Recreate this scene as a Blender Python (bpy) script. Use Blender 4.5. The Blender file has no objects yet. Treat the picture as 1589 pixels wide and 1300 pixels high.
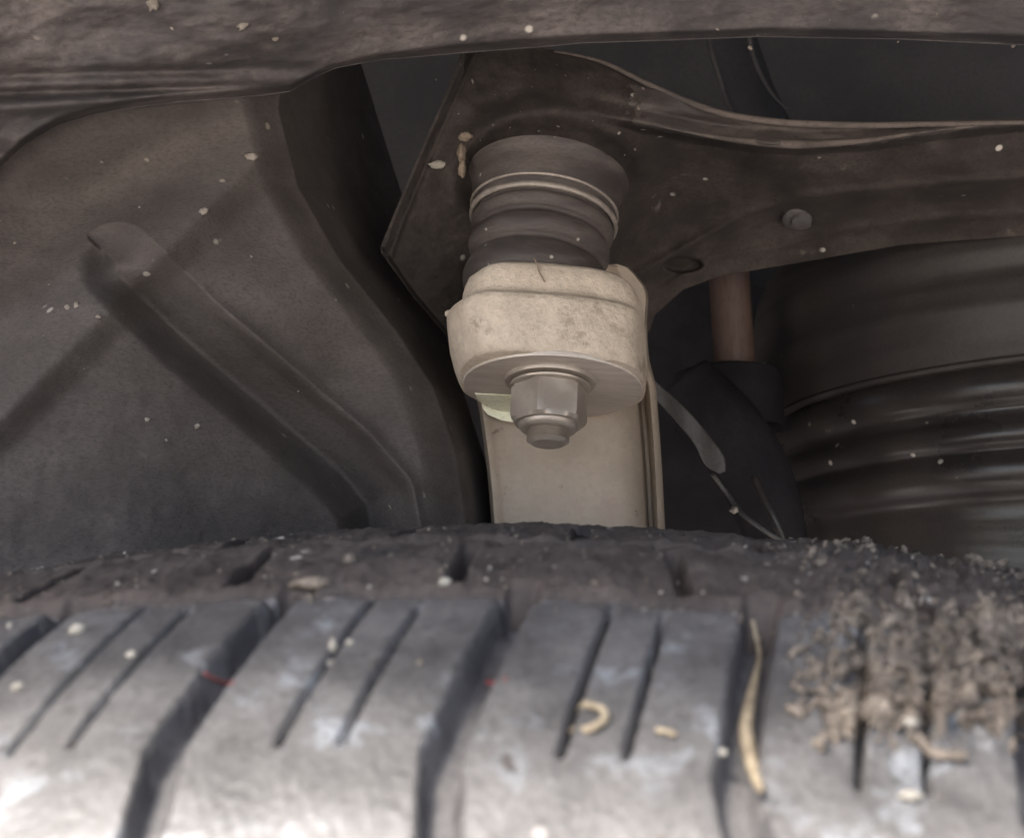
import bpy, math, random
import numpy as np
from mathutils import Vector, Matrix, noise
R_ = math.radians
rng = np.random.default_rng(7); random.seed(7)
sc = bpy.context.scene

# ---------------------------------------------------------------- camera, world, sun, exposure
F = 1900.0; W0, H0 = 1589.0, 1300.0
CX, CY, HY = 794.5, 650.0, 850.0
PT = math.atan((HY - CY) / F); CP, SP = math.cos(PT), math.sin(PT)
cam_d = bpy.data.cameras.new('camera'); cam = bpy.data.objects.new('camera', cam_d)
sc.collection.objects.link(cam); sc.camera = cam
cam.location = (0, 0, 0); cam.rotation_euler = (R_(90) + PT, 0, 0)
cam_d.sensor_width = 36; cam_d.sensor_fit = 'HORIZONTAL'; cam_d.lens = 36 * F / W0
cam_d.clip_start = 0.002; cam_d.clip_end = 400
cam_d.dof.use_dof = True; cam_d.dof.focus_distance = 0.27; cam_d.dof.aperture_fstop = 38.0

SUN_EL, SUN_AZ = R_(62), R_(235)          # azimuth measured from +Y towards +X: behind the camera, a little left
w = bpy.data.worlds.new('World'); sc.world = w; w.use_nodes = True
nt = w.node_tree; bg = nt.nodes['Background']
sky = nt.nodes.new('ShaderNodeTexSky'); sky.sky_type = 'NISHITA'; sky.sun_disc = False
sky.sun_elevation = SUN_EL; sky.sun_rotation = SUN_AZ
sky.air_density = 1.0; sky.dust_density = 4.0; sky.ozone_density = 1.0
nt.links.new(sky.outputs[0], bg.inputs[0]); bg.inputs[1].default_value = 0.15
sd = bpy.data.lights.new('sun', 'SUN'); sun = bpy.data.objects.new('sun', sd); sc.collection.objects.link(sun)
sd.energy = 5.0; sd.angle = R_(14); sd.color = (1.0, 0.955, 0.915)
sv = Vector((math.sin(SUN_AZ) * math.cos(SUN_EL), math.cos(SUN_AZ) * math.cos(SUN_EL), math.sin(SUN_EL)))
sun.rotation_euler = sv.to_track_quat('Z', 'Y').to_euler()
sc.view_settings.view_transform = 'Standard'; sc.view_settings.look = 'None'
sc.view_settings.gamma = 1; sc.view_settings.exposure = 2.08
try:
    sc.cycles.use_denoising = True
    sc.cycles.max_bounces = 6; sc.cycles.diffuse_bounces = 4
except Exception: pass

# ---------------------------------------------------------------- geometry helpers
def PA(px, py, Y):
    """points where the view direction of a place in the picture meets the depth Y (numpy)"""
    px, py, Y = np.broadcast_arrays(np.asarray(px, float), np.asarray(py, float), np.asarray(Y, float))
    u = (CY - py) / F; h = (px - CX) / F
    dy = CP - u * SP; dz = SP + u * CP
    t = Y / dy
    return np.stack([h * t, Y, dz * t], -1)
def P(px, py, Y): return Vector(PA(px, py, Y).tolist())
def PROJ(V):
    x, y, z = V[..., 0], V[..., 1], V[..., 2]
    d = y * CP + z * SP; u = -y * SP + z * CP
    return np.stack([CX + F * x / d, CY - F * u / d], -1)
def empty(name, loc, label=None, cat=None, group=None, kind=None):
    o = bpy.data.objects.new(name, None); sc.collection.objects.link(o); o.location = loc
    o.empty_display_size = 0.01
    return tag(o, label, cat, group, kind)
def tag(o, label=None, cat=None, group=None, kind=None):
    if label: o['label'] = label
    if cat: o['category'] = cat
    if group: o['group'] = group
    if kind: o['kind'] = kind
    return o
def mesh(name, V, Fc, mat, parent=None, smooth=True):
    V = np.asarray(V, float).reshape(-1, 3)
    if parent is not None: V = V - np.array(parent_origin(parent))
    m = bpy.data.meshes.new(name)
    if isinstance(Fc, np.ndarray) and Fc.ndim == 2:
        n, k = Fc.shape
        m.vertices.add(len(V)); m.vertices.foreach_set('co', V.astype(np.float32).ravel())
        m.loops.add(n * k); m.loops.foreach_set('vertex_index', Fc.astype(np.int32).ravel())
        m.polygons.add(n); m.polygons.foreach_set('loop_start', np.arange(0, n * k, k, dtype=np.int32))
        m.polygons.foreach_set('loop_total', np.full(n, k, dtype=np.int32))
        m.update(calc_edges=True)
    else:
        m.from_pydata(V.tolist(), [], [list(f) for f in Fc]); m.update()
    m.validate()
    if smooth: m.polygons.foreach_set('use_smooth', [True] * len(m.polygons))
    m.materials.append(mat)
    o = bpy.data.objects.new(name, m); sc.collection.objects.link(o)
    if parent is not None: o.parent = parent
    return o
def parent_origin(p):
    v = Vector(p.location)
    return v if p.parent is None else v + parent_origin(p.parent)
def autosmooth(o, deg=35):
    m = o.data; a = R_(deg)
    try: m.set_sharp_from_angle(angle=a)
    except Exception: pass
    return o
def grid_faces(nu, nv, closed=False, off=0):
    i = np.arange(nu if closed else nu - 1); j = np.arange(nv - 1)
    I, J = np.meshgrid(i, j, indexing='ij'); I2 = (I + 1) % nu
    return np.stack([I * nv + J, I2 * nv + J, I2 * nv + J + 1, I * nv + J + 1], -1).reshape(-1, 4) + off
def resample(pts, n, smooth=True):
    """n points evenly spread on a smooth line through pts"""
    pts = np.asarray(pts, float); k = len(pts)
    d = np.r_[0, np.cumsum(np.linalg.norm(np.diff(pts, axis=0), axis=1) + 1e-9)]
    t = np.linspace(0, d[-1], n)
    if not smooth or k < 3: return np.stack([np.interp(t, d, pts[:, c]) for c in range(pts.shape[1])], -1)
    m = np.gradient(pts, d, axis=0)
    i = np.clip(np.searchsorted(d, t, side='right') - 1, 0, k - 2); h = (d[i + 1] - d[i]); s = (t - d[i]) / h
    s = s[:, None]; h = h[:, None]
    return ((2*s**3-3*s**2+1)*pts[i] + (s**3-2*s**2+s)*h*m[i] + (-2*s**3+3*s**2)*pts[i+1] + (s**3-s**2)*h*m[i+1])
def depth_field(ctrl, c=60.0):
    C = np.asarray(ctrl, float); X = C[:, :2]; n = len(C)
    k = lambda A, B: np.sqrt(((A[:, None] - B[None]) ** 2).sum(-1) + c * c)
    M = np.zeros((n + 1, n + 1)); M[:n, :n] = k(X, X); M[:n, n] = M[n, :n] = 1
    wt = np.linalg.solve(M, np.r_[C[:, 2], 0])
    def f(px, py):
        q = np.stack([np.ravel(px), np.ravel(py)], -1)
        out = np.concatenate([k(q[i:i+20000], X) @ wt[:n] + wt[n] for i in range(0, len(q), 20000)])
        return out.reshape(np.shape(px))
    return f
def seg_dist(px, py, line):
    """distance to a polyline, and signed side"""
    best = np.full(np.shape(px), 1e9); L = np.asarray(line, float)
    side = np.zeros(np.shape(px))
    for a, b in zip(L[:-1], L[1:]):
        d = b - a; t = np.clip(((px - a[0]) * d[0] + (py - a[1]) * d[1]) / (d @ d), 0, 1)
        ex = px - a[0] - t * d[0]; ey = py - a[1] - t * d[1]; r = np.hypot(ex, ey)
        s = np.sign(d[0] * ey - d[1] * ex); side = np.where(r < best, s, side); best = np.minimum(best, r)
    return best, side
def sstep(x, a, b):
    t = np.clip((x - a) / (b - a), 0, 1); return t * t * (3 - 2 * t)
def vnoise(a, b, seed=0, octv=3):
    """smooth value noise on numpy arrays, about -1..1"""
    r = np.random.default_rng(seed); T = r.uniform(-1, 1, (64, 64)); out = 0; amp = 1; tot = 0
    for _ in range(octv):
        i = np.floor(a).astype(int); j = np.floor(b).astype(int); u = a - i; v = b - j
        u = u*u*(3-2*u); v = v*v*(3-2*v)
        g = lambda p, q: T[p % 64, q % 64]
        out = out + amp*((g(i,j)*(1-u)+g(i+1,j)*u)*(1-v)+(g(i,j+1)*(1-u)+g(i+1,j+1)*u)*v); tot += amp
        a = a*2.03+11.3; b = b*2.03+5.7; amp *= .5
    return out / tot
def sheet(name, top, bot, n, m, depth, mat, parent, thick=0.003, smooth=True):
    """a pressed sheet with thickness, spanned between two outlines"""
    A = resample(top, n, smooth); B = resample(bot, n, smooth)
    v = np.linspace(0, 1, m)[None, :, None]
    G = A[:, None] * (1 - v) + B[:, None] * v
    Y = depth(G[..., 0], G[..., 1])
    V = PA(G[..., 0], G[..., 1], Y)
    V2 = V.copy(); V2 = V2 * ((Y + thick) / Y)[..., None]
    V2[:, 0] = V[:, 0] * ((Y[:, 0] + thick) / Y[:, 0])[:, None]
    F1 = grid_faces(n, m)[:, ::-1]; N = n * m; F2 = grid_faces(n, m, off=N)
    i = np.arange(n - 1); j = np.arange(m - 1)
    e = [np.stack([i*m, i*m+N, (i+1)*m+N, (i+1)*m], -1), np.stack([i*m+m-1, (i+1)*m+m-1, (i+1)*m+m-1+N, i*m+m-1+N], -1),
         np.stack([j, j+1, j+1+N, j+N], -1), np.stack([(n-1)*m+j, (n-1)*m+j+N, (n-1)*m+j+1+N, (n-1)*m+j+1], -1)]
    return mesh(name, np.concatenate([V.reshape(-1, 3), V2.reshape(-1, 3)]), np.concatenate([F1, F2] + e), mat, parent)
def lathe(name, prof, O, ax, mat, parent, n=96, wob=0.0, xdir=None, seed=0, capped=True):
    """prof: (height, radius) pairs along axis ax from O"""
    ax = Vector(ax).normalized(); X = (Vector(xdir) if xdir else Vector((1, 0, 0))); X = (X - X.dot(ax) * ax).normalized(); Yv = ax.cross(X)
    prof = np.asarray(prof, float); th = np.linspace(0, 2*np.pi, n, endpoint=False)
    T, K = np.meshgrid(th, np.arange(len(prof)), indexing='ij')
    r = prof[K, 1]; h = prof[K, 0]
    if wob: r = r + wob * vnoise(np.cos(T)*2+9+h*300, np.sin(T)*2+9, seed)
    V = np.array(O) + h[..., None]*np.array(ax) + r[..., None]*(np.cos(T)[..., None]*np.array(X) + np.sin(T)[..., None]*np.array(Yv))
    Fc = grid_faces(n, len(prof), closed=True).tolist(); m = len(prof)
    if capped:
        Fc.append([i*m for i in range(n)][::-1]); Fc.append([i*m+m-1 for i in range(n)])
    return autosmooth(mesh(name, V, Fc, mat, parent), 50)
def tube(name, pts, rad, mat, parent, n=12, k=40, rads=None):
    Q = resample([list(p) for p in pts], k); r = np.interp(np.linspace(0, 1, k), np.linspace(0, 1, len(rads)), rads) if rads else np.full(k, rad)
    V = []; up = Vector((0.3, -1, 0.2))
    for i in range(k):
        d = Vector(Q[min(i+1, k-1)] - Q[max(i-1, 0)]).normalized(); a = d.cross(up).normalized(); b = d.cross(a)
        for j in range(n):
            t = 2*math.pi*j/n; V.append(Vector(Q[i]) + (a*math.cos(t) + b*math.sin(t))*float(r[i]))
    Fc = []
    for i in range(k-1):
        for j in range(n): Fc.append([i*n+j, i*n+(j+1) % n, (i+1)*n+(j+1) % n, (i+1)*n+j])
    Fc.append(list(range(n))[::-1]); Fc.append([(k-1)*n+j for j in range(n)])
    return mesh(name, [list(v) for v in V], Fc, mat, parent)
def loft(name, secs, mat, parent, deg=40):
    n = len(secs[0]); V = np.concatenate([np.asarray(s, float) for s in secs]); Fc = []
    for i in range(len(secs)-1):
        for j in range(n): Fc.append([i*n+j, i*n+(j+1) % n, (i+1)*n+(j+1) % n, (i+1)*n+j])
    Fc.append(list(range(n))[::-1]); Fc.append([(len(secs)-1)*n+j for j in range(n)])
    return autosmooth(mesh(name, V, Fc, mat, parent), deg)

# ---------------------------------------------------------------- materials
def mat(name, base, dust=None, amt=0.5, scale=60, rough=0.7, bump=0.2, fine=900, metal=0.0, stretch=(1, 1, 1), specks=0.0, speck_col=(.5, .46, .4),
        contrast=0.25, spec=0.4, rot=(0, 0, 0), patch=None, patch_scale=20, patch_th=.6, bdist=0.0006, finec=.55, patch2=None, patch2_scale=30, patch2_th=.6):
    m = bpy.data.materials.new(name); m.use_nodes = True; t = m.node_tree; L = t.links; N = t.nodes
    b = N['Principled BSDF']; tc = N.new('ShaderNodeTexCoord'); mp = N.new('ShaderNodeMapping')
    mp.inputs['Scale'].default_value = stretch; mp.inputs['Rotation'].default_value = rot
    L.new(tc.outputs['Object'], mp.inputs[0])
    def nz(s, d, r, vec=mp.outputs[0]):
        n = N.new('ShaderNodeTexNoise'); n.inputs['Scale'].default_value = s; n.inputs['Detail'].default_value = d
        n.inputs['Roughness'].default_value = r; L.new(vec, n.inputs['Vector']); return n.outputs[0]
    def ramp(src, a, c):
        r = N.new('ShaderNodeMapRange'); r.interpolation_type = 'SMOOTHSTEP'; r.inputs[1].default_value = a; r.inputs[2].default_value = c; L.new(src, r.inputs[0]); return r.outputs[0]
    def mix(fac, A, B):
        x = N.new('ShaderNodeMix'); x.data_type = 'RGBA'
        L.new(fac, x.inputs[0]) if not isinstance(fac, float) else setattr(x.inputs[0], 'default_value', fac)
        for k, v in ((6, A), (7, B)):
            if isinstance(v, tuple): x.inputs[k].default_value = (*v, 1)
            else: L.new(v, x.inputs[k])
        return x.outputs[2]
    big = nz(scale, 6, .65); fn = nz(fine, 4, .7)
    col = base
    dust = dust or tuple(min(1, c*1.6) for c in base)
    col = mix(ramp(big, .5 - contrast/2 + (.5-amt)*.4, .5 + contrast/2 + (.5-amt)*.4), col, dust)
    dk = tuple(c*.72 for c in base)
    mm = N.new('ShaderNodeMath'); mm.operation = 'MULTIPLY'; mm.inputs[1].default_value = finec; L.new(ramp(fn, .42, .7), mm.inputs[0])
    col = mix(mm.outputs[0], col, dk)
    if patch:
        col = mix(ramp(nz(patch_scale, 8, .7, tc.outputs['Object']), patch_th, patch_th+.12), col, patch)
    if patch2:
        col = mix(ramp(nz(patch2_scale, 8, .72, tc.outputs['Object']), patch2_th, patch2_th+.10), col, patch2)
    if specks:
        v = N.new('ShaderNodeTexVoronoi'); v.inputs['Scale'].default_value = specks; L.new(tc.outputs['Object'], v.inputs['Vector'])
        s1 = ramp(v.outputs['Distance'], .16, .08)
        sp_n = ramp(nz(specks*.6, 2, .5, tc.outputs['Object']), .56, .66)
        mu = N.new('ShaderNodeMath'); mu.operation = 'MULTIPLY'; L.new(s1, mu.inputs[0]); L.new(sp_n, mu.inputs[1])
        col = mix(mu.outputs[0], col, speck_col)
    L.new(col, b.inputs['Base Color']) if not isinstance(col, tuple) else None
    b.inputs['Metallic'].default_value = metal; b.inputs['Specular IOR Level'].default_value = spec
    rr = N.new('ShaderNodeMapRange'); rr.inputs[3].default_value = max(.05, rough-.15); rr.inputs[4].default_value = min(1, rough+.15); L.new(big, rr.inputs[0])
    L.new(rr.outputs[0], b.inputs['Roughness'])
    if bump:
        ad = N.new('ShaderNodeMath'); ad.operation = 'MULTIPLY_ADD'; ad.inputs[1].default_value = .45; L.new(fn, ad.inputs[0]); L.new(big, ad.inputs[2])
        bp = N.new('ShaderNodeBump'); bp.inputs['Strength'].default_value = bump; bp.inputs['Distance'].default_value = bdist
        L.new(ad.outputs[0], bp.inputs['Height']); L.new(bp.outputs[0], b.inputs['Normal'])
    return m
M = {}
M['liner'] = mat('felt_liner', (.072, .061, .055), (.118, .101, .091), .5, 45, .9, .6, 1400, specks=160, speck_col=(.35, .32, .28), spec=.2, contrast=.4, stretch=(.6, 1, 1.3))
M['rail'] = mat('dusty_painted_steel', (.052, .046, .045), (.135, .113, .104), .42, 70, .75, .6, 900, specks=130, stretch=(.55, 1, 1), contrast=.3, patch=(.21, .175, .15), patch_scale=55, patch_th=.62)
M['arm'] = mat('black_dusty_steel', (.034, .028, .025), (.072, .058, .050), .42, 60, .86, .4, 1100, specks=140, contrast=.4, spec=.2, patch=(.12, .10, .085), patch_scale=90, patch_th=.62)
M['arm_edge'] = mat('dusty_flange_steel', (.06, .05, .045), (.125, .10, .085), .6, 60, .75, .4, 900, stretch=(.4, 1, 1))
M['arm_dust'] = mat('thick_dust_on_steel', (.050, .042, .038), (.105, .085, .074), .5, 70, .8, .5, 1000, stretch=(.4, 1, 1), contrast=.3)
M['black'] = mat('matte_black_rubber', (.016, .0150, .017), (.024, .022, .024), .5, 60, .8, .2, 900, spec=.12)
M['deep'] = mat('shaded_body_steel', (.032, .0305, .034), (.046, .0435, .047), .5, 25, .8, .2, 500)
M['boot'] = mat('boot_rubber', (.050, .041, .038), (.098, .08, .07), .5, 80, .6, .3, 1300, specks=260, stretch=(.5, .5, 2), spec=.35)
M['ring'] = mat('dull_steel_ring', (.26, .225, .19), (.36, .31, .27), .5, 120, .45, .2, 900, metal=.3)
M['rust'] = mat('rusty_dirt', (.10, .075, .058), (.26, .2, .145), .6, 180, .9, .8, 900)
M['alu'] = mat('cast_aluminium', (.47, .385, .30), (.66, .555, .44), .55, 110, .62, .9, 850, metal=.1, contrast=.5, finec=.4, patch=(.30, .24, .18), patch_scale=150, patch_th=.64, patch2=(.36, .29, .22), patch2_scale=60, patch2_th=.55, spec=.35, bdist=.0008)
M['alu_post'] = mat('smooth_cast_aluminium', (.32, .26, .20), (.42, .34, .265), .5, 60, .5, .3, 700, metal=.15, contrast=.5, finec=.2, patch=(.17, .135, .105), patch_scale=190, patch_th=.60, patch2=(.37, .28, .23), patch2_scale=45, patch2_th=.56, spec=.35)
M['machined'] = mat('machined_aluminium', (.50, .43, .37), (.62, .54, .47), .5, 160, .42, .15, 1500, metal=.15, stretch=(.12, 1, 1))
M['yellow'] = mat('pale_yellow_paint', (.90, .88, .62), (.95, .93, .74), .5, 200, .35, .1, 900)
M['nut'] = mat('zinc_nut_steel', (.34, .285, .235), (.44, .38, .32), .5, 150, .36, .12, 600, metal=.35, finec=.2)
M['rubber'] = mat('dusty_tyre_rubber', (.052, .049, .047), (.138, .130, .122),   .5, 95, .45, .22, 1300, specks=230, speck_col=(.24, .22, .20), contrast=.55, patch=(.205, .215, .22), patch_scale=130, patch_th=.54, patch2=(.050, .043, .039), patch2_scale=260, patch2_th=.58, spec=.5, bdist=.0008)
M['rubber_far'] = mat('muddy_tyre_rubber', (.048, .037, .031), (.086, .068, .057), .5, 90, .8, .6, 700, specks=170, contrast=.35, patch=(.16, .13, .10), patch_scale=110, patch_th=.63, patch2=(.030, .026, .024), patch2_scale=60, patch2_th=.55)
M['groove'] = mat('groove_rubber', (.066, .062, .062), (.125, .118, .112), .5, 130, .6, .4, 1500)
M['soil'] = mat('dry_soil', (.075, .060, .047), (.225, .185, .143), .5, 420, .95, .7, 1500)
M['speck'] = mat('mud_speck', (.16, .135, .11), (.26, .225, .19), .5, 400, .9, .3, 1500)
M['pale'] = mat('pale_pebble', (.27, .245, .20), (.38, .35, .29), .5, 400, .8, .4, 1500)
M['straw'] = mat('dry_straw', (.20, .155, .10), (.34, .28, .185), .5, 500, .7, .3, 1500)
M['red'] = mat('red_paint', (.32, .05, .05), (.26, .08, .07), .5, 300, .6, .1, 900)
M['spring'] = mat('dusty_spring_rubber', (.032, .027, .026), (.062, .052, .046), .5, 30, .5, .3, 900, specks=110, contrast=.5, spec=.5)
M['gloss'] = mat('glossy_black_rubber', (.030, .026, .025), (.050, .042, .038),   .5, 30, .30, .1, 900, spec=.5, specks=150)
M['rod'] = mat('rusted_rod_steel', (.07, .043, .033), (.11, .07, .055), .5, 90, .5, .3, 900, stretch=(1, 1, .2))
M['bracket'] = mat('dull_bracket', (.07, .062, .06), (.11, .10, .095), .5, 90, .5, .2, 900)
M['body'] = mat('outer_body_steel', (.10, .10, .10), (.14, .14, .135), .5, 10, .5, .1, 300)
M['ground'] = mat('concrete_ground', (.35, .325, .295), (.43, .40, .365), .5, 3, .9, .2, 60)

# ---------------------------------------------------------------- setting
g = mesh('ground', [(-30, -30, -.715), (30, -30, -.715), (30, 30, -.715), (-30, 30, -.715)], [(0, 1, 2, 3)], M['ground'])  # unseen sheet added for warm bounce light from below
tag(g, kind='structure')
def slab(name, a, b, m, parent):
    (x0, y0, z0), (x1, y1, z1) = a, b
    V = [(x, y, z) for x in (x0, x1) for y in (y0, y1) for z in (z0, z1)]
    return mesh(name, V, [(0, 1, 3, 2), (4, 6, 7, 5), (0, 4, 5, 1), (2, 3, 7, 6), (0, 2, 6, 4), (1, 5, 7, 3)], m, parent, smooth=False)
ib = empty('engine_bay_shell', (0, .62, -.1), 'dark bluish inner body cavity seen through the gaps behind the control arm', 'car body')
slab('back_panel', (-.75, .62, -.5), (.75, .64, .42), M['deep'], ib)
mesh('roof_panel', [(x, y, z + t) for x in (-.75, .75) for y, z in ((.205, .236), (.619, .40)) for t in (0, .01)], [(0, 1, 3, 2), (4, 6, 7, 5), (0, 4, 5, 1), (2, 3, 7, 6), (0, 2, 6, 4), (1, 5, 7, 3)], M['deep'], ib, smooth=False)  # closer added to stop light leaking in from above
slab('splash_shield', (-.2, .58, -.5), (.74, .59, .125), M['black'], ib)  # added dark sheet that paints deeper shade into the lower gap
slab('side_panel', (-.77, .10, -.5), (-.751, .62, .32), M['deep'], ib)  # unseen closers on both sides, added to keep the cavity dark
slab('side_panel', (.751, .10, -.5), (.77, .62, .32), M['deep'], ib)

# ---------------------------------------------------------------- inner wing rail along the top of the picture
rail = empty('inner_wing_rail', P(800, 40, .24), 'dirty black steel rail crossing the whole top edge above the control arm', 'body rail')
d0 = depth_field([(-150, -300, .19), (-150, 100, .215), (0, 170, .232), (400, 128, .245), (800, 75, .255), (1200, 60, .26), (1700, 70, .26),
                  (0, -300, .20), (800, -300, .22), (1700, -300, .225), (800, 0, .245), (1700, 0, .25), (400, 0, .225)])
def rail_depth(px, py):
    Y = d0(px, py)
    lf = sstep(px, 560, 300)
    for yc, wd, dp in ((118, 9, .0022), (146, 7, .0030)):
        yy = yc - (px) * .028
        Y = Y + lf * dp * np.exp(-((py - yy) / wd) ** 2)
    yy = 168 - px * .06
    Y = Y - lf * .002 * np.exp(-((py - yy) / 11) ** 2)
    edge = np.interp(px, [-150, 0, 40, 90, 150, 220, 290, 450, 520, 600, 720, 900, 1180, 1400, 1700], [350, 262, 225, 196, 178, 166, 158, 145, 112, 95, 83, 68, 58, 62, 74])
    Y = Y + .010 * sstep(py - edge, -16, 2)
    Y = Y + .0007 * vnoise(px / 40, py / 16, 3) + .0025 * vnoise(px / 160, py / 60, 4)
    return Y
ex = [-260, -60, 0, 40, 90, 150, 220, 290, 400, 450, 485, 520, 560, 600, 720, 850, 900, 1050, 1180, 1400, 1589, 1850]
ey = [420, 310, 262, 225, 196, 178, 166, 158, 150, 143, 122, 107, 99, 93, 83, 73, 68, 63, 58, 62, 71, 82]
sheet('rail_panel', [(x, -520) for x in ex], list(zip(ex, ey)), 420, 240, rail_depth, M['rail'], rail, .004, smooth=False)

# unseen wing lip above the camera, placed and shaped to shade tread and well
wing = empty('outer_wing', (0, .14, .2), 'outer wing lip of the car arching over the tyre just above the picture', 'wing')
n = 60; V = []
prof = [(.062, .112), (.056, .116), (.056, .130), (.08, .165), (.15, .20), (.24, .225), (.24, .23), (.15, .21), (.07, .18), (.050, .14), (.050, .110), (.062, .108)]
for i in range(n):
    x = -.6 + 1.2 * i / (n - 1); dz = -.36 + math.sqrt(max(.0, .52 ** 2 - x * x * .75)) - .16
    V += [(x, y, z + dz + .62 * max(0, -x - .05)) for y, z in prof]  # left end lifted to let in more sky light
mesh('wing_lip', V, grid_faces(n, len(prof)), M['body'], wing)

# ---------------------------------------------------------------- wheel well liner, left
liner = empty('wheel_well_liner', P(350, 500, .27), 'dusty dark felt wheel well liner with a long pressed channel, left of the knuckle', 'wheel liner')
d1 = depth_field([(-250, 150, .228), (-250, 500, .226), (-250, 950, .224), (0, 200, .238), (0, 500, .236), (0, 900, .234), (150, 300, .245), (200, 600, .244), (200, 900, .242),
                  (400, 150, .262), (380, 300, .262), (450, 500, .264), (420, 800, .262), (600, 700, .276), (600, 900, .276), (520, 600, .274)])
chan = [(182, 412), (290, 517), (425, 632), (530, 722), (578, 778), (588, 830), (592, 960)]
edge_l = np.array([(440, 60), (432, 170), (462, 290), (525, 400), (612, 510), (672, 600), (706, 700), (722, 800), (730, 1000)], float)
def liner_depth(px, py):
    Y = d1(px, py)
    # long channel
    D, side = seg_dist(px, py, chan)
    sd_ = D * side
    D = D + 0 * px
    prof = sstep(np.hypot(px - 182, py - 412), -30, 70) ** .5 * sstep(sd_, 64, 2) * np.clip((sd_ + 66) / 76, 0, 1) ** .9
    Y = Y + .0160 * prof - .0024 * np.exp(-((sd_ + 62) / 13) ** 2) * sstep(py, 430, 520)
    # raised fold running from the arch corner down to the left
    s = ((px - 345) * -(640 - 290) + (py - 290) * (0 - 345)) / math.hypot(350, 345)
    Y = Y + .026 * sstep(s, -14, 150) * sstep(py, 120, 330) - .004 * sstep(s, -60, 0)
    # hollow under the arch corner
    D2, _ = seg_dist(px, py, [(-40, 290), (50, 215), (150, 178), (290, 160)])
    Y = Y + .004 * np.exp(-(D2 / 26) ** 2)
    # side wall turning away from the camera
    xe = np.interp(py, edge_l[:, 1], edge_l[:, 0]); t = px - xe
    Y = Y + .010 * sstep(t, -60, 10) +   .00065 * np.clip(t, 0, None)
    return Y + .00018 * vnoise(px / 18, py / 18, 5) + .0007 * vnoise(px / 110, py / 110, 6)
sheet('liner_panel', [(-300, 120), (0, 120), (200, 110), (400, 90), (500, 70), (548, 60)], [(-300, 1020), (0, 1020), (300, 1020), (600, 1020), (760, 1020), (850, 1020)], 420, 380, liner_depth, M['liner'], liner, .004)

# ---------------------------------------------------------------- control arm
arm = empty('control_arm', P(1100, 300, .31), 'black pressed steel control arm spreading from the ball joint to the right edge', 'control arm')
d2 = depth_field([(590, 390, .292), (650, 240, .294), (720, 85, .296), (850, 75, .298), (700, 530, .31), (850, 300, .30), (850, 160, .290), (1000, 125, .296), (1000, 180, .29), (1000, 300, .325), (1000, 500, .35),
                  (1200, 190, .292), (1200, 228, .288), (1200, 300, .325), (1200, 420, .35), (1450, 190, .29), (1450, 218, .286), (1450, 300, .315), (1450, 360, .335),
                  (1700, 186, .29), (1700, 205, .286), (1700, 300, .315), (1700, 350, .33), (900, 100, .296)], 30)
left = np.array([(590, 390), (612, 330), (650, 240), (690, 150), (722, 80)], float)
left2 = np.array([(590, 388), (640, 460), (700, 530), (760, 570)], float)
low_lip = np.array([(840, 165), (900, 172), (1000, 196), (1100, 215), (1180, 226), (1250, 229), (1350, 222), (1450, 206), (1589, 192), (1800, 185)], float)
def arm_depth(px, py):
    Y = d2(px, py)
    D, _ = seg_dist(px, py, left)
    Y = Y + .006 * sstep(D, 15, 3) - .0010 * np.exp(-((D - 17) / 5) ** 2)
    D, _ = seg_dist(px, py, left2)
    Y = Y + .003 * sstep(D, 8, 1)
    # lower lip of the front flange, then the underside goes back
    yl = np.interp(px, low_lip[:, 0], low_lip[:, 1]); on = sstep(px, 880, 1050)
    t = py - yl
    Y = Y + on * .012 * sstep(t, -3, 14)
    Y = Y - on * .0022 * np.exp(-((t + 5) / 7) ** 2) + on * .0016 * np.exp(-((t + 24) / 7) ** 2)
    # crease on the underside
    D, s = seg_dist(px, py, [(990, 425), (1060, 385), (1150, 335), (1235, 306), (1400, 290), (1600, 274), (1800, 262)])
    Y = Y - .0022 * np.exp(-(D / 8) ** 2) + .004 * sstep(D * s, 0, 30)
    D, s = seg_dist(px, py, [(1000, 470), (1100, 400), (1200, 385), (1320, 355), (1480, 335), (1800, 325)])
    Y = Y - .0012 * np.exp(-(D / 7) ** 2)
    # dish pressed round the ball joint
    r = np.hypot((px - 850) / 150, (py - 285) / 112)
    Y = Y - .0045 * np.exp(-((r - 1.0) / .17) ** 2) * sstep(py, 420, 300)
    r2 = np.hypot((px - 1060) / 30, (py - 411) / 12); Y = Y + .004 * sstep(r2, 1.1, .8)
    return Y + .0005 * vnoise(px / 22, py / 16, 8) + .0012 * vnoise(px / 70, py / 50, 9) * sstep(px, 1000, 880)
topA = [(590, 384), (612, 330), (650, 240), (690, 150), (722, 66), (800, 60), (850, 76), (885, 82), (930, 93), (1000, 125), (1060, 152), (1120, 172), (1200, 185), (1300, 190), (1450, 188), (1589, 184), (1850, 182)]
botA = [(591, 392), (615, 425), (640, 460), (670, 495), (700, 530), (780, 560), (850, 560), (900, 560), (960, 540), (1008, 515), (1016, 490), (1060, 450), (1120, 428), (1198, 415), (1400, 380), (1589, 366), (1850, 360)]
sheet('arm_plate', topA, botA, 520, 230, arm_depth, M['arm'], arm, .0028, smooth=False)
ap = bpy.data.objects['arm_plate']; ap.data.materials.append(M['arm_dust'])
fc = np.empty(len(ap.data.polygons)*3, np.float32); ap.data.polygons.foreach_get('center', fc)
fp = PROJ(fc.reshape(-1, 3) + np.array(ap.parent.location)); ly = np.interp(fp[:, 0], low_lip[:, 0], low_lip[:, 1])
mk = (fp[:, 0] > 985 + 30*vnoise(fp[:, 0]/9, fp[:, 1]/9, 78)) & (fp[:, 1] < ly + 2 + 3*vnoise(fp[:, 0]/14, fp[:, 1]/14, 77)) & (fp[:, 1] > ly - 60)
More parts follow.
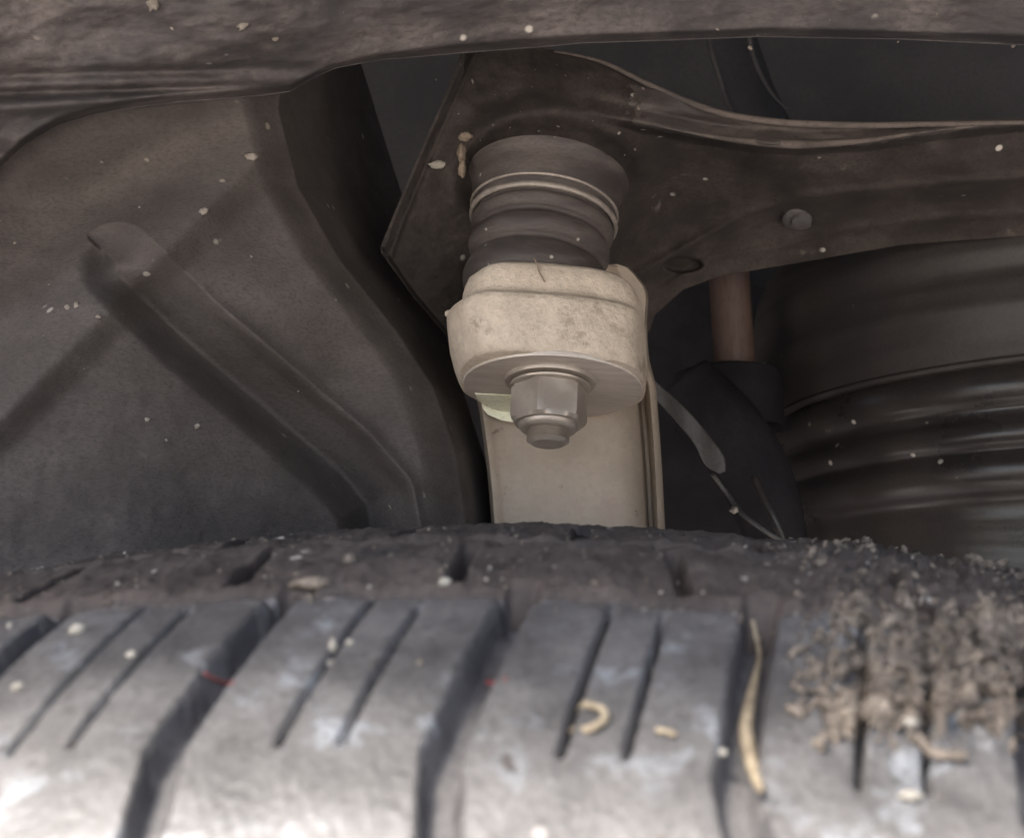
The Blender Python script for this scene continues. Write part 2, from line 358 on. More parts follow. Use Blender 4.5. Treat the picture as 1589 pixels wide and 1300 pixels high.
dl, _ = seg_dist(fp[:, 0], fp[:, 1], left); mk = mk | ((dl < 13 + 3*vnoise(fp[:, 0]/8, fp[:, 1]/8, 79)) & (fp[:, 0] < 720))  # left edge strip takes the paler colour to paint in its catch of light
ap.data.polygons.foreach_set('material_index', mk.astype(np.int32))
# rolled upper edge of the arm, dusty
def roll(name, pts, rads, m, par, k=90): return tube(name, [PA(x, y, Y) for x, y, Y in pts], .001, m, par, 10, k, rads)
roll('flange_edge', [(860, 80, .2965), (885, 84, .2955), (930, 95, .2945), (1000, 128, .2945), (1060, 155, .2935), (1120, 176, .291), (1200, 189, .289), (1300, 194, .288), (1450, 193, .287), (1589, 190, .2875), (1850, 186, .288)], [.0003, .0008, .0009, .0007, .0006, .0006], M['arm_edge'], arm)
def lip_y(x): return np.interp(x, low_lip[:, 0], low_lip[:, 1])
roll('flange_lip', [(x, lip_y(x) - 4, float(arm_depth(np.array([x * 1.]), np.array([lip_y(x) - 4]))[0]) - .0004) for x in (980, 1040, 1100, 1160, 1220, 1280, 1340, 1400, 1500, 1589, 1750)],
     [.0001, .0004, .0007, .0011, .0009, .0005, .0004, .0004, .0004, .0004], M['arm_edge'], arm)
zq = float(arm_depth(np.array([1243.]), np.array([340.]))[0])
lathe('plug', [(-.004, .0052), (-.0005, .0052), (0, .0046), (0, .0032), (.0012, .0029), (.0014, .002)], P(1243, 341, zq - .001), (0, -.45, -.9), M['bracket'], arm, 40)

# ---------------------------------------------------------------- steering knuckle: post, boss, machined seat
YH = .280; S = YH / F * 1.0
TL = R_(13); WX = Vector((.05, math.sin(TL), math.cos(TL))).normalized()      # joint axis, top leaning away
O = P(857, 600, YH)
XV = Vector((1, 0, 0)); XV = (XV - XV.dot(WX) * WX).normalized(); YV = WX.cross(XV)
kn = empty('steering_knuckle', O, 'pale dusty cast aluminium steering knuckle rising behind the tyre', 'knuckle')
def boss_ring(h, l, r, dep, pw=12, n=160):
    """one outline of the boss at height h (px): a rounded polygon of faces round the joint axis"""
    out = []
    pl = [(-90, dep * .985), (-145, l * .82 + dep * .30), (-45, .80 * .707 * (r + dep) * 1.06), (-20, 1.0 * r), (-70, 1.01 * dep), (180, l), (0, r), (90, dep), (45, 1.0 * (r + dep) / 2), (135, 1.0 * (l + dep) / 2)]
    for i in range(n):
        t = 2 * math.pi * i / n
        k = sum(max(0, math.cos(t - R_(a)) / d) ** pw for a, d in pl) ** (-1 / pw) * (1.06 if pw < 9 else 1.02)
        x, y = k * math.cos(t), k * math.sin(t)
        wv = 3.0 * float(vnoise(np.array([x / 26 + 20]), np.array([h / 18 + y / 30 + 30]), 12)[0])
        q = O + XV * ((x + wv * .5) * S) + YV * ((y + wv * .8) * S) + WX * (h * S)
        out.append(list(q))
    return out
rings = [boss_ring(0, 140, 144, 136, 12), boss_ring(2, 143, 147, 140, 13), boss_ring(12, 148, 147, 143, 14), boss_ring(30, 154, 147, 146, 16), boss_ring(55, 161, 146, 147, 18), boss_ring(80, 165, 145, 147, 20), boss_ring(89, 166, 144, 146, 20),
         boss_ring(94, 163, 144, 141, 18), boss_ring(99, 156, 143, 133, 16), boss_ring(105, 149, 142, 127, 16), boss_ring(113, 147, 141, 125, 16), boss_ring(130, 146, 139, 127, 16), boss_ring(146, 143, 133, 127, 14), boss_ring(155, 134, 124, 119, 12), boss_ring(159, 115, 104, 104, 12), boss_ring(160, 92, 84, 88, 10)]
loft('boss', rings, M['alu'], kn, 50)
for hs_, k_ in ((0, 1),):
    sm = [O + XV * (x_ * S) + YV * (y_ * S) + WX * (h_ * S) for x_, y_, h_ in ((-38, -127, 158), (-33, -131, 146), (-28, -131, 132), (-20, -130, 118))]
    tube('casting_seam', sm, .00016, M['rust'], kn, 8, 20)
# machined seat under the boss
seat_o = O - WX * .0003
lathe('machined_seat', [(-.0001, .0001), (-.0002, 139 * S), (.0006, 140.5 * S), (.001, 139 * S)], seat_o, WX, M['machined'], kn, 120)
# pale yellow patch on the seat, left of the nut: a painted-in bright reflection
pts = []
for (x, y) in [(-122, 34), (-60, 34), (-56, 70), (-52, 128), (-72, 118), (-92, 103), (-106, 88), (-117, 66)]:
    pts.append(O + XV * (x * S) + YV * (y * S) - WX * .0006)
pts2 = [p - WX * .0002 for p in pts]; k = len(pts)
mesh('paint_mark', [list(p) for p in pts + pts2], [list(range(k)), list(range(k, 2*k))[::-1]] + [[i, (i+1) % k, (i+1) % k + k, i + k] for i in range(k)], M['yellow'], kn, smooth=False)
wall = [PA(x, y, .2962) for x, y in ((747, 622), (796, 622), (796, 655), (778, 652), (757, 643), (749, 634))]  # second facet of the painted-in reflection, on the post front
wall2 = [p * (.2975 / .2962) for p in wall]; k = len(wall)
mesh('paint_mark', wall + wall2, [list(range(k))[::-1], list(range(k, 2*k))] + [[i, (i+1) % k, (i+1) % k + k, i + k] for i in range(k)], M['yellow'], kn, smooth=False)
# post
rows = [(410, 905, 958), (413, 880, 968), (420, 800, 980), (430, 770, 990), (446, 760, 1002), (500, 735, 1004), (560, 733, 1008), (600, 736, 1018), (640, 744, 1021), (690, 751, 1025), (740, 757, 1028), (800, 762, 1031), (860, 766, 1034), (1000, 772, 1040)]
secs = []
YP = .2985
for ry, lx, rx in [tuple(v) for v in resample(rows, 60)]:
    wpx = rx - lx; sec = []
    cr = min(1, wpx / 240)
    yb = YP + .0022 * (650 - ry) / 150 * (-.2) - .0075 * max(0, min(1, (600 - ry) / 90))
    for fx, dY in [(0.0, .012), (-.002, .004), (.004, .0012), (.018, -.0004), (.04, -.0002), (.062, .0006), (.09, .0012), (.2, .0008), (.35, .0003), (.5, .0002), (.65, .0006), (.74, .0012), (.82, .0026), (.865, .0048), (.885, .0075), (.895, .0135), (.91, .0160), (.93, .0160), (.945, .0105), (.962, .0092), (.985, .0100), (1.0, .016), (.98, .03), (.5, .034), (.02, .03)]:
        if fx > .87 and fx < .99 and dY < .02: dY = dY + (min(dY, .0062) - dY) * (1 - max(0, min(1, (ry - 520) / 120)))
        px = lx + fx * wpx; yy = yb + dY
        sec.append(PA(px, ry, yy).tolist())
    secs.append(sec)
loft('post', secs[::-1], M['alu_post'], kn, 60)
# small casting nib on the left of the boss
lathe('casting_nib', [(-.0004, .0009), (.0008, .0009), (.0014, .0005)], P(700, 487, YH), (-1, -.2, 0), M['alu'], kn, 16)

# nut, washer and stud on the joint axis
nutt = empty('ball_joint_nut', O - WX * .001, 'hexagonal steel nut with washer and stud end under the knuckle boss', 'nut')
NO = O + XV * (-4 * S) + YV * (-38 * S)
lathe('washer', [(-.0003, 70 * S), (-.0010, 71 * S), (-.0015, 69 * S), (-.0017, 50 * S)], NO, WX, M['nut'], nutt, 96)
NS = S * 1.0
def hexring(h, rr, cut=0.0):
    out = []
    for i in range(72):
        t = 2 * math.pi * i / 72 + R_(-12); a = (t - R_(-12 - 180)) % (math.pi / 3) - math.pi / 6
        r = rr * math.cos(math.pi / 6) / math.cos(a)
        if cut: r = min(r, cut)
        out.append(list(NO + XV * (r * math.cos(t) * NS) - YV * (r * math.sin(t) * NS) + WX * (h * NS)))
    return out
lathe('nut_flange', [(-13 * S, 58 * S), (-14 * S, 62 * S), (-17 * S, 61 * S), (-19 * S, 54 * S)], NO, WX, M['nut'], nutt, 96)
loft('hexagon', [hexring(-15, 59, 54), hexring(-19, 60, 57), hexring(-23, 60), hexring(-66, 60), hexring(-71, 60, 57.5), hexring(-76, 60, 52), hexring(-77, 52, 44)], M['nut'], nutt, 25)
lathe('nut_collar', [(-73 * S, 46 * S), (-77 * S, 46 * S), (-82 * S, 45 * S), (-86 * S, 41 * S), (-86.5 * S, 30 * S)], NO, WX, M['nut'], nutt, 96)
st = [(-80 * S, 30 * S)]
for i in range(5): st += [((-84 - i * 4) * S, 28 * S), ((-86 - i * 4) * S, 32.5 * S)]
st += [(-104 * S, 29 * S), (-107 * S, 25 * S), (-107.3 * S, 22 * S), (-106 * S, 16 * S), (-106.2 * S, 1 * S)]
lathe('stud', st, NO, WX, M['nut'], nutt, 72)

# ---------------------------------------------------------------- ball joint boot
BO = O + WX * (152 * S) + XV * (-36 * S) + YV * (6 * S)
BA = (WX + Vector((.07, .02, 0))).normalized()
boot = empty('ball_joint_boot', BO, 'ribbed brown black rubber boot with metal rings, between arm and boss', 'rubber boot')
pr = [(-8, 90), (-4, 104), (4, 112), (16, 117), (30, 118), (42, 115), (52, 109), (57, 105), (61, 105), (66, 110), (76, 115), (88, 115.5), (97, 112), (102, 108), (106, 108), (110, 113), (118, 117), (127, 118), (131, 116), (134, 114)]
pr = resample(pr, 90)
lathe('bellows', [(h * S, r * S) for h, r in pr], BO, BA, M['boot'], boot, 128, wob=.00025, seed=4)
def hoop(name, h, r, th, m, par, ht=None):
    ht = ht or th; q = [(h * S + ht * S * math.sin(a), r * S + th * S * math.cos(a)) for a in np.linspace(0, 2*math.pi, 17)]
    return lathe(name, q, BO, BA, m, par, 128, capped=False, wob=.00012, seed=6)
hoop('clamp_ring', 140, 119, 4.2, M['ring'], boot, 5.5)
hoop('retaining_ring', 158, 121, 2.6, M['ring'], boot, 2.6)
lathe('collar', [(134 * S, 112 * S), (146 * S, 117 * S), (152 * S, 119 * S), (165 * S, 121 * S), (171 * S, 123 * S), (185 * S, 124 * S), (194 * S, 125 * S), (202 * S, 127 * S), (208 * S, 130 * S), (212 * S, 134 * S), (218 * S, 135 * S)], BO, BA, M['boot'], boot, 128, wob=.0001, seed=2, capped=False)
# rusty clod in the left corner of the collar
def lump(name, c, r, m, parent=None, sq=(1, 1, 1), seed=0, sub=3):
    import bmesh
    b = bmesh.new(); bmesh.ops.create_icosphere(b, subdivisions=sub, radius=1)
    for v in b.verts:
        v.co *= 1 + .35 * noise.noise(v.co * 1.3 + Vector((seed * 3.1, seed, 1))) + .16 * noise.noise(v.co * 3.7 + Vector((seed, 2, seed)))
        v.co = Vector((v.co.x * sq[0], v.co.y * sq[1], v.co.z * sq[2])) * r
    V = [list(v.co + Vector(c)) for v in b.verts]; Fc = [[v.index for v in f.verts] for f in b.faces]; b.free()
    return mesh(name, V, Fc, m, parent)
cl = empty('rusty_clod', P(719, 240, .285), 'rust coloured dirt caked at the upper left corner of the boot', 'dirt clod')
lump('clod', P(722, 212, .288), .0013, M['rust'], cl, (1.3, .8, .9), 3)
lump('clod', P(716, 238, .286), .0014, M['rust'], cl, (.8, .8, 1.6), 5)
lump('clod', P(717, 262, .286), .0012, M['rust'], cl, (.7, .8, 1.8), 8)
q = lump('pale_clod', P(680, 256, .2905), .0019, M['pale'], None, (1.2, .35, .55), 4); tag(q, 'pale oval fleck of mud on the plate left of the boot', 'mud fleck')

# ---------------------------------------------------------------- air spring at the right
ax = Vector((.01, .09, 1)).normalized(); YA = .44; sp = YA / F
AO = P(1660, 660, YA)
spr = empty('air_spring', AO, 'large dusty black air spring with a folded sleeve, at the right edge', 'air spring')
def zz(py): return (660 - py) * sp
pr = resample([(zz(320), 330*sp), (zz(350), 395*sp), (zz(385), 432*sp), (zz(430), 462*sp), (zz(480), 478*sp), (zz(515), 481*sp), (zz(538), 477*sp), (zz(556), 479*sp), (zz(580), 482*sp), (zz(610), 476*sp), (zz(640), 468*sp), (zz(654), 461*sp), (zz(658), 450*sp), (zz(653), 420*sp)], 90)
lathe('sleeve', pr, AO, ax, M['spring'], spr, 200, wob=.0004, seed=11)
pr = resample([(zz(640), 435*sp), (zz(655), 450*sp), (zz(668), 458*sp), (zz(684), 461*sp), (zz(700), 457*sp), (zz(711), 449*sp), (zz(720), 450*sp), (zz(734), 459*sp), (zz(746), 461*sp), (zz(757), 457*sp), (zz(763), 452*sp), (zz(770), 455*sp), (zz(784), 461*sp), (zz(800), 460*sp), (zz(814), 452*sp), (zz(822), 440*sp), (zz(850), 435*sp), (zz(930), 430*sp), (zz(1000), 430*sp)], 160)
lathe('piston', pr, AO, ax, M['gloss'], spr, 200, wob=.0001, seed=12)
def hoop2(h, r, t): return lathe('bead', [(h + t * math.sin(a), r + t * math.cos(a)) for a in np.linspace(0, 2*math.pi, 13)], AO, ax, M['spring'], spr, 200, capped=False)
hoop2(zz(653), 462*sp, .0011)

# ---------------------------------------------------------------- behind: rod, dark boot, bent tab, wire, hoses
rod = tube('rusty_rod', [P(1128, 380, .405), P(1134, 470, .405), P(1142, 590, .405)], .0068, M['rod'], None, 32, 20)
tag(rod, 'vertical reddish brown rod behind the arm, left of the air spring', 'rod')
gb = empty('rubber_gaiter', P(1120, 700, .39), 'very dark rubber gaiter below the rusty rod', 'gaiter')
V = [PA(x, y, Y) for x, y, Y in [(1060, 590, .392), (1110, 650, .39), (1160, 720, .388), (1195, 800, .386), (1210, 900, .386)]]
tube('gaiter_body', V, .012, M['black'], gb, 32, 60, [.010, .0125, .012, .010, .009])
lathe('gaiter_top', [(-.02, .018), (-.006, .0185), (-.001, .0175), (.0, .015), (0, .001)], P(1128, 577, .41), (0, .1, 1), M['black'], gb, 48)
# curved tab
tb = [(1010, 585), (1040, 612), (1075, 645), (1105, 682), (1125, 712), (1126, 732)]
lo = [(1000, 600), (1020, 622), (1050, 655), (1078, 690), (1098, 725), (1118, 736)]
t_ = sheet('bent_tab', tb, lo, 60, 12, lambda px, py: .352 - .00004 * (px - 1010) + .0004*np.sin(px/9), M['bracket'], None, .0016)
tag(t_, 'narrow curved grey metal tab with rounded end right of the post', 'metal tab')
wr = tube('thin_cable', [P(1105, 735, .36), P(1128, 765, .36), P(1150, 795, .355), P(1185, 822, .35), P(1230, 850, .35)], .0007, M['bracket'], None, 8, 40)
tag(wr, 'thin dark cable running down from the bent tab to the tyre', 'cable')
q = lump('cable_clip', P(1139, 791, .352), .0011, M['ring'], None, (1.1, .8, .9), 2); tag(q, 'tiny pale metal clip beside the thin cable above the tyre', 'clip')
q = tube('brake_line', [P(1170, 740, .36), P(1186, 775, .357), P(1202, 805, .355), P(1222, 860, .355)], .0013, M['gloss'], None, 12, 30); tag(q, 'short glossy black pipe end beside the air spring base', 'pipe')
hs = tube('hose', [P(1118, -60, .47), P(1130, 40, .47), P(1150, 110, .47), P(1185, 190, .47), P(1230, 260, .47)], .0105, M['deep'], None, 24, 60, [.0095, .0095, .010, .0095, .0085])
tag(hs, 'dark hose behind the rail, above the curved top edge of the arm', 'hose')
for pts in ([(1100, 40), (1104, 75), (1115, 115), (1130, 160), (1150, 200)], [(1161, 40), (1166, 75), (1180, 115), (1202, 150), (1222, 170)]):
    tube('hose_seam', [PA(x, y, .452) for x, y in pts], .0006, M['bracket'], hs, 8, 40, [.0009, .0008, .0006, .0004])
# ---------------------------------------------------------------- tyre
q_ = [-0.01398, -0.35758, 0.09272, 0.12288, -0.01394, 0.01785, 0.02392, 0.00601, 0.13338, -0.00506, 0.00646, 0.02239, -0.03897, 0.06512, 0.00389, 0.00078]
TR = .36; psi, camb = q_[3], q_[4]
TA = np.array([math.sin(psi)*math.cos(camb), math.cos(psi)*math.cos(camb), math.sin(camb)])
TT = np.array([math.cos(psi), -math.sin(psi), 0]); TZ = np.cross(TT, TA)
TC = np.array([q_[0], q_[2], q_[1]]); PH0, PITCH = q_[12], q_[13]
A_S, A_G, A_H = 0.0, q_[6], q_[8]
prof_a = [-.060, -.045, -.032, -.022, -.014, -.00646, 0, .010, A_G, .040, .065, .095, .118, A_H, .150, .165, .180]
prof_d = [.125, .090, .058, .040, .0290, .02239, .01785, .0120, .0062, .0024, -.0003, -.0024, -.0028, -.0022, .004, .02, .06]
pa = resample(np.stack([prof_a, prof_d], -1), 400)
def drop(a): return np.interp(a, pa[:, 0], pa[:, 1])
def shift(a):      # sideways lean of the cross grooves, in radians
    return np.interp(a, [-.06, -.00646, 0, .010, A_G, .06, .14], [.0, .0008, -.0026, .0012, .0058, .012, .022])
def tyre_pt(a, ph, r): 
    return TC + a[..., None]*TA + r[..., None]*(np.sin(ph)[..., None]*TT + np.cos(ph)[..., None]*TZ)
a_lo, a_hi = -.034, .150
a1 = np.r_[np.arange(a_lo, .030, .00032), np.arange(.030, a_hi, .0007)]
uN = 1150; U = np.linspace(-.44, .44, uN)
UU, AA = np.meshgrid(U, a1, indexing='ij')
u = (UU - PH0) / PITCH
PHI = UU + shift(AA)
# jittered coordinates make edges a little worn
jit = .006 * vnoise(UU*160, AA*600, 21)
un = u + jit
cell = np.floor(un + .0).astype(int); fr = un - np.round(un)
h = np.zeros_like(u)
SH = A_G - .0011   # blocks end here
gd = .0038 * (1 - sstep(np.abs(fr), .046, .084)) * sstep(AA, -.030, -.010)
gd = gd * (1 - sstep(AA, A_G+.001, A_G + .004) )
h -= gd
fu = un - np.floor(un)
for c, lo_, hi_, wd in ((.405, .0006, .0230, .018), (.625, .0010, .0215, .018)):
    vary = .5 + .5*vnoise(np.floor(un)*3.3 + c*7, AA*0+3.3, 5, 1)
    s = (1 - sstep(np.abs(fu - c), wd*.45, wd*1.15)) * sstep(AA, lo_-.0008, lo_+.0012) * (1 - sstep(AA, hi_-.002, hi_))
    h -= .0026 * s
# circumferential grooves
AG = AA + .0004 * vnoise(UU*90, AA*0+2, 31)
h -= .0017 * np.exp(-((AG - A_G - .0006) / .0013) ** 2)
for ac, hw in ((.056, .0045), (.090, .0045), (.122, .003)):
    h -= .005 * (1 - sstep(np.abs(AG - ac), hw - .001, hw))
# rib notches beyond the groove
fr2 = (un + .33) - np.round(un + .33)
h -= .0032 * (1 - sstep(np.abs(fr2 + (AA-.03)*6), .03, .05)) * sstep(AA, A_G+.003, A_G+.005) * (1 - sstep(AA, .046, .049))
h -= .0035 * (1 - sstep(np.abs(fr + (AA-.07)*4), .04, .06)) * sstep(AA, .061, .063) * (1 - sstep(AA, .084, .086))
# caked dirt and wear
h += .00010 * vnoise(UU*900, AA*2600, 41) + .00013 * vnoise(UU*160, AA*400, 42) * sstep(AA, -.004, .006)
far = sstep(AA, A_G-.004, A_G+.004)
h += far * (.0003 * vnoise(UU*420, AA*900, 43) + .0008*vnoise(UU*120, AA*160, 44))
# soil heaped on the right-hand blocks
rr = tyre_pt(AA, PHI, TR - drop(AA) + h)
px0 = PROJ(rr)
soilmask = sstep(px0[..., 0], 1180, 1330) * sstep(px0[..., 1], 1200, 1120) * (AA > 0)
h += soilmask * (.0016 * np.clip(vnoise(UU*260, AA*520, 51) + .35, 0, 1) + .0007*vnoise(UU*900, AA*1500, 52))
VT = tyre_pt(AA, PHI, TR - drop(AA) + h)
PXY = PROJ(VT)
tyre = empty('tyre', Vector(TC.tolist()), 'dusty black tyre with slanted shoulder grooves filling the bottom of the picture', 'tyre')
nu, nv = UU.shape
FQ = grid_faces(nu, nv)
fi, fj = np.meshgrid(np.arange(nu-1), np.arange(nv-1), indexing='ij')
frc = np.abs(fr[:-1, :-1]); ac = AA[:-1, :-1]; uc = un[:-1, :-1]
in_block = (frc > .078) & (ac < SH) & (ac > -.028)
gfl = (~in_block) & (ac < A_G + .0012)
rib = (~in_block) & (~gfl)
def part(name, mask, m, parent=tyre):
    Fs = FQ[mask.ravel()]
    if len(Fs) == 0: return None
    ids, inv = np.unique(Fs, return_inverse=True)
    return mesh(name, VT.reshape(-1, 3)[ids], inv.reshape(Fs.shape)[:, ::-1], m, parent)
bc = np.floor(uc).astype(int)
for b in range(bc.min(), bc.max() + 1):
    part('tread_block', in_block & (bc == b), M['rubber'])
part('groove_floor', gfl, M['groove'])
for lo_, hi_ in ((A_G, .056), (.056, .090), (.090, .122), (.122, .2)):
    part('tread_rib', rib & (ac >= lo_ if lo_ > A_G else rib) & (ac < hi_), M['rubber_far'])
# the rest of the tyre, plain, just under the tread
ca = resample(np.stack([prof_a, prof_d], -1), 60); cph = np.linspace(0, 2*np.pi, 240, endpoint=False)
cph_g, ci = np.meshgrid(cph, np.arange(60), indexing='ij'); near = (np.abs((cph_g + np.pi) % (2*np.pi) - np.pi) < .46)
Vc = tyre_pt(ca[ci, 0], cph_g, TR - ca[ci, 1] - .0085 * near)
mesh('carcass', Vc, grid_faces(240, 60, closed=True)[:, ::-1], M['groove'], tyre)

# matted soil lying on the right-hand blocks
cx_, cy_ = PXY[..., 0], PXY[..., 1]
reg = sstep(cx_, 1190, 1330) * sstep(cy_, 1175 + 40*vnoise(cx_/60, cy_*0+1, 71), 1120) * sstep(AA, A_G + .02, A_G - .002) * (AA > .001)
cake = reg * .95 - .70 + .45 * vnoise(UU*150, AA*300, 72, 2) + .85 * vnoise(UU*400, AA*520, 75, 3)
hc = np.clip(cake, 0, .5) * .0018 + .00022 * vnoise(UU*1100, AA*1900, 73)  
DV = VT - TC; DR = DV - (DV @ TA)[..., None]*TA; DR /= np.linalg.norm(DR, axis=-1, keepdims=True)
base_r = np.maximum(h, -.0016) - h
VS = VT + DR * (base_r + hc)[..., None]
mk = (cake[:-1, :-1] > .02) & (cake[1:, 1:] > .02)
VP_ = np.where((cake > 0)[..., None], VS, VT)
Fs = FQ[mk.ravel()]; ids, inv = np.unique(Fs, return_inverse=True)
q = mesh('caked_soil', VS.reshape(-1, 3)[ids], inv.reshape(Fs.shape)[:, ::-1], M['soil']); tag(q, 'matted brown soil caked over the right tread blocks', 'soil', kind='stuff')

# pixel lookup on the tyre surface (visible points only)
def tyre_at(px, py):
    d = (PXY[..., 0]-px)**2 + (PXY[..., 1]-py)**2 + 4000*np.clip(AA-.05, 0, 1)
    k = np.unravel_index(np.argmin(d), d.shape); i, j = k
    i = min(max(i, 1), nu-2); j = min(max(j, 1), nv-2)
    nn = np.cross(VT[i+1, j]-VT[i-1, j], VT[i, j+1]-VT[i, j-1]); nn /= np.linalg.norm(nn)+1e-12
    if nn[2] < 0: nn = -nn
    return Vector(VT[i, j].tolist()), Vector(nn.tolist()), AA[i, j]
# red lines across two grooves
for a, b in (((318, 1048), (362, 1062)), ((752, 1062), (785, 1057))):
    pts = [tyre_at(a[0]+(b[0]-a[0])*t, a[1]+(b[1]-a[1])*t) for t in (0, .33, .66, 1)]
    tube('paint_line', [p + nn*.0002 for p, nn, _ in pts], .00013, M['red'], tyre, 8, 16)
# straws and sticks
def lay(name, pix, r, m, label, cat, lift=.0008, rads=None, k=40, group=None):
    r = r * .8; pts = []
    for x, y in pix:
        p, nn, _ = tyre_at(x, y); pts.append(p + nn*(r*.6 + lift))
    o = tube(name, pts, r, m, None, 10, k, rads); return tag(o, label, cat, group)
p0, n0, _ = tyre_at(1166, 985); p1, n1, _ = tyre_at(1176, 1225)
Y0, Y1 = p0.y, p1.y
ysp = [(1168, 962), (1176, 1000), (1172, 1050), (1162, 1100), (1158, 1135), (1166, 1180), (1180, 1224)]
pts = []
for x, y in ysp:
    p, nn, _ = tyre_at(x, y); ra = Vector(PA(x, y, p.y - .0022)); pts.append(ra)
st_ = tube('long_straw', pts, .0006, M['straw'], None, 10, 60, [.0002, .00022, .00030, .0005, .0006, .00052, .0003])
tag(st_, 'long bent yellow straw lying inside the right-hand cross groove', 'straw')
lay('curled_stem', [(893, 1102), (915, 1099), (934, 1108), (937, 1124), (922, 1136), (895, 1136)], .0004, M['straw'], 'small pale stem curled like a hook on the middle tread block', 'stem', .0002)
lay('short_stick', [(1018, 1137), (1034, 1139), (1050, 1145)], .0003, M['straw'], 'tiny pinkish stick right of the curled stem', 'stick', .0002)
lay('soil_stick', [(1420, 1152), (1450, 1168), (1492, 1184)], .0005, M['soil'], 'brown stick at the lower edge of the caked soil', 'stick', .0004)
def stone(x, y, rpx, m, label, cat='pebble', seed=0, sq=(1, 1, .7), group=None):
    p, nn, _ = tyre_at(x, y); r = rpx * p.y / F
    o = lump('pebble', p + nn*r*.3, r, m, None, sq, seed, 2); tag(o, label, cat, group)
stone(122, 980, 13, M['pale'], 'pale yellow pebble on the tread near the left edge', seed=1)
stone(205, 1016, 9, M['pale'], 'small cream pebble at the top of the second sipe from the left', seed=2)
stone(30, 1068, 11, M['pale'], 'pinkish white pebble by the left edge beside a sipe', seed=3)
stone(520, 1005, 10, M['pale'], 'cream pebble wedged in the sipe right of the left groove', seed=4, sq=(.7, .8, 1.2))
stone(508, 1030, 7, M['pale'], 'smaller cream pebble just below the one wedged in the sipe', seed=5)
stone(543, 997, 7, M['pale'], 'small white pebble right of the wedged sipe pebble', seed=14)
stone(1412, 1240, 14, M['pale'], 'bright crescent shaped white pebble low on the right tread block', seed=6, sq=(1.3, .7, .5))
stone(1118, 1167, 9, M['pale'], 'white round pebble left of the groove that holds the straw', seed=7)
stone(492, 909, 22, M['soil'], 'flat pale clod at the head of the left groove', 'soil clod', 8, (1.7, .8, .5))
stone(543, 873, 13, M['soil'], 'small tan clod on the far rib above the flat pale clod', 'soil clod', 9)
stone(688, 903, 11, M['pale'], 'cream pebble at the corner of the circumferential groove', seed=10)
stone(1412, 1118, 14, M['pale'], 'yellowish round pebble at the lower left of the caked soil', seed=11)
stone(1349, 1108, 12, M['pale'], 'pale yellow upright pebble at the head of a right-hand sipe', seed=12, sq=(.7, .8, 1.1))
stone(1500, 1085, 20, M['soil'], 'long tan clod in the caked soil near the right edge', 'soil clod', 13, (.8, .8, 1.4))

# uncountable crumbs and grit
import bmesh
def lump_cloud(name, items, m, label, cat, sub=1):
    b = bmesh.new(); bmesh.ops.create_icosphere(b, subdivisions=sub, radius=1)
    BV = np.array([v.co[:] for v in b.verts]); BF = np.array([[v.index for v in f.verts] for f in b.faces]); b.free()
    VV, FF = [], []
    for k, (c, r, sq) in enumerate(items):
        jitv = 1 + .35*rng.uniform(-1, 1, (len(BV), 1)); ang = rng.uniform(0, 6.28); ca_, sa_ = math.cos(ang), math.sin(ang)
        v = BV*jitv*np.array(sq); v = np.stack([v[:, 0]*ca_-v[:, 2]*sa_, v[:, 1], v[:, 0]*sa_+v[:, 2]*ca_], -1)
        VV.append(v*r + np.array(c)); FF.append(BF + k*len(BV))
    o = mesh(name, np.concatenate(VV), np.concatenate(FF), m); return tag(o, label, cat, kind='stuff')
vis = (AA > -.02) & (AA < .135)
idx = np.argwhere(vis)
pp = PXY[vis]; vv = VP_[vis]; aa = AA[vis]
def pick(mask_prob, n):
    pr_ = mask_prob / mask_prob.sum(); return rng.choice(len(pp), n, p=pr_)
area = (pp[:, 0] > -40) & (pp[:, 0] < 1640)
dens = sstep(pp[:, 0], 1200, 1340) * sstep(pp[:, 1], 1190, 1110) * area * (aa > .002) * (.15 + np.clip(vnoise(pp[:, 0]/45, pp[:, 1]/40, 61)+.25, 0, 1))
dens = dens * np.where(aa > A_G, .13, 1)
big_ = [(vv[k], float(rng.uniform(8, 17)) * vv[k][1] / F, (rng.uniform(.8, 1.6), .9, rng.uniform(.35, .7))) for k in pick(dens**1.5, 150)]
it = big_ + [(vv[k] + [0, 0, .0003], float(rng.choice([2.5, 4, 6, 8.5], p=[.4, .33, .2, .07])) * vv[k][1] / F, (rng.uniform(.7, 1.7), 1, rng.uniform(.5, 1))) for k in pick(dens, 1500)]
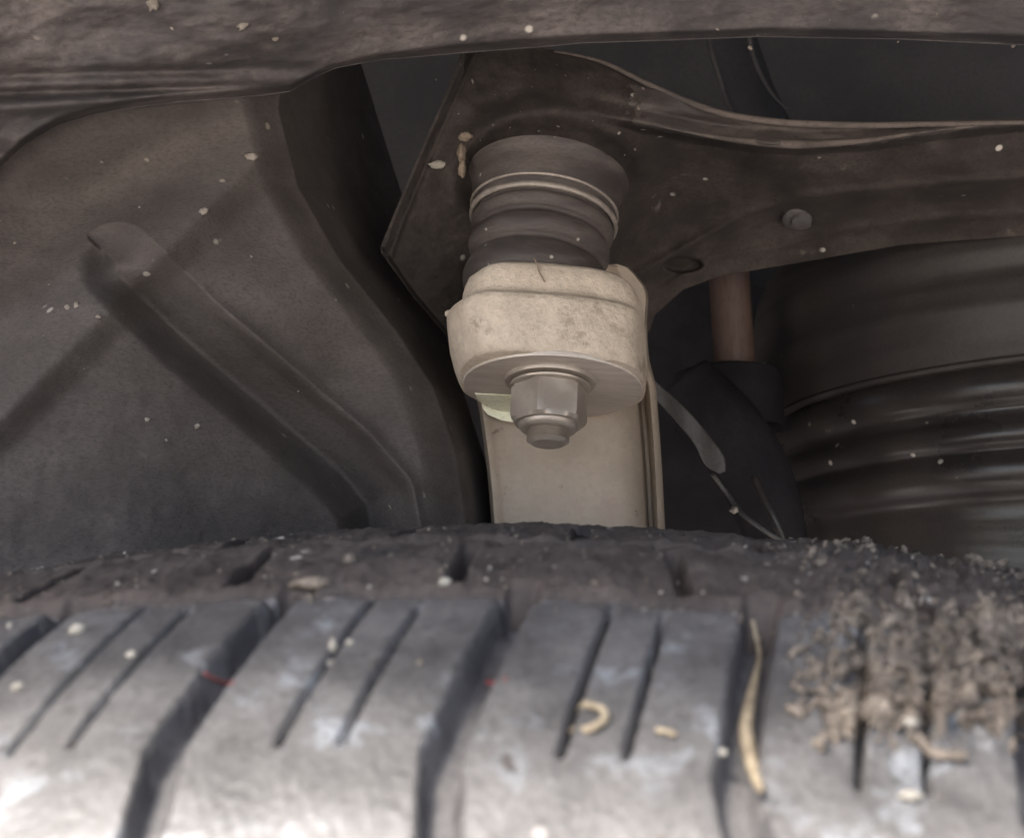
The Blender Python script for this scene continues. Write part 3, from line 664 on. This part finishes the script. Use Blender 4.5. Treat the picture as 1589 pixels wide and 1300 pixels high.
lump_cloud('soil_crumbs', it, M['soil'], 'heap of dry tan soil crumbs caked on the right side of the tread', 'soil', 2)
dens = area * np.where(aa > A_G - .003, 1.0, .10) * (pp[:, 1] < 1180) * (.1 + np.clip(vnoise(pp[:, 0]/60, pp[:, 1]/30, 62), 0, 1)) * (aa < .08) * (1 + 5*np.exp(-((aa - A_G)/.0016)**2))
it = [(vv[k] + [0, 0, .0001], float(rng.choice([1.2, 2, 3.2, 5], p=[.45, .33, .17, .05])) * vv[k][1] / F, (rng.uniform(.7, 1.7), 1, rng.uniform(.5, 1))) for k in pick(dens, 1300)]
lump_cloud('grit', it[:900], M['soil'], 'tan grit scattered over the tread and its grooves', 'grit')
lump_cloud('pale_grit', it[900:1080], M['pale'], 'fine pale grit scattered over the tread shoulder', 'grit')
# specks on liner, rail and arm
it = []
for k in range(80):
    z = rng.integers(0, 3); s = float(rng.choice([.8, 1.3, 2.2, 3.6], p=[.5, .3, .15, .05]))
    if z == 0: x, y = rng.uniform(-20, 640), rng.uniform(200, 850); Y = float(liner_depth(np.array([x]), np.array([y]))[0])
    elif z == 1: x, y = rng.uniform(-20, 1600), rng.uniform(-10, 75); Y = float(rail_depth(np.array([x]), np.array([y]))[0])
    else: x, y = rng.uniform(660, 1000), rng.uniform(95, 260); Y = float(arm_depth(np.array([x]), np.array([y]))[0])
    it.append((PA(x, y, Y), s*Y/F, (rng.uniform(.8, 2), .5, rng.uniform(.4, 1))))
for x, y, s in ((238, 5, 15), (427, 60, 7), (378, 40, 11), (345, 280, 5), (315, 328, 9), (228, 248, 6), (105, 478, 6), (119, 474, 6), (153, 491, 5), (229, 651, 6), (305, 662, 6), (63, 188, 9), (390, 243, 11), (414, 196, 7), (158, 251, 3), (1460, 120, 4)):
    f_ = rail_depth if y < 110 else liner_depth; Y = float(f_(np.array([x*1.]), np.array([y*1.]))[0])
    it.append((PA(x, y, Y-.0002), s*Y/F*.8, (1.2, .4, .8)))
lump_cloud('mud_specks', it, M['speck'], 'pale mud specks spattered over the liner, rail and arm', 'mud specks', 2)
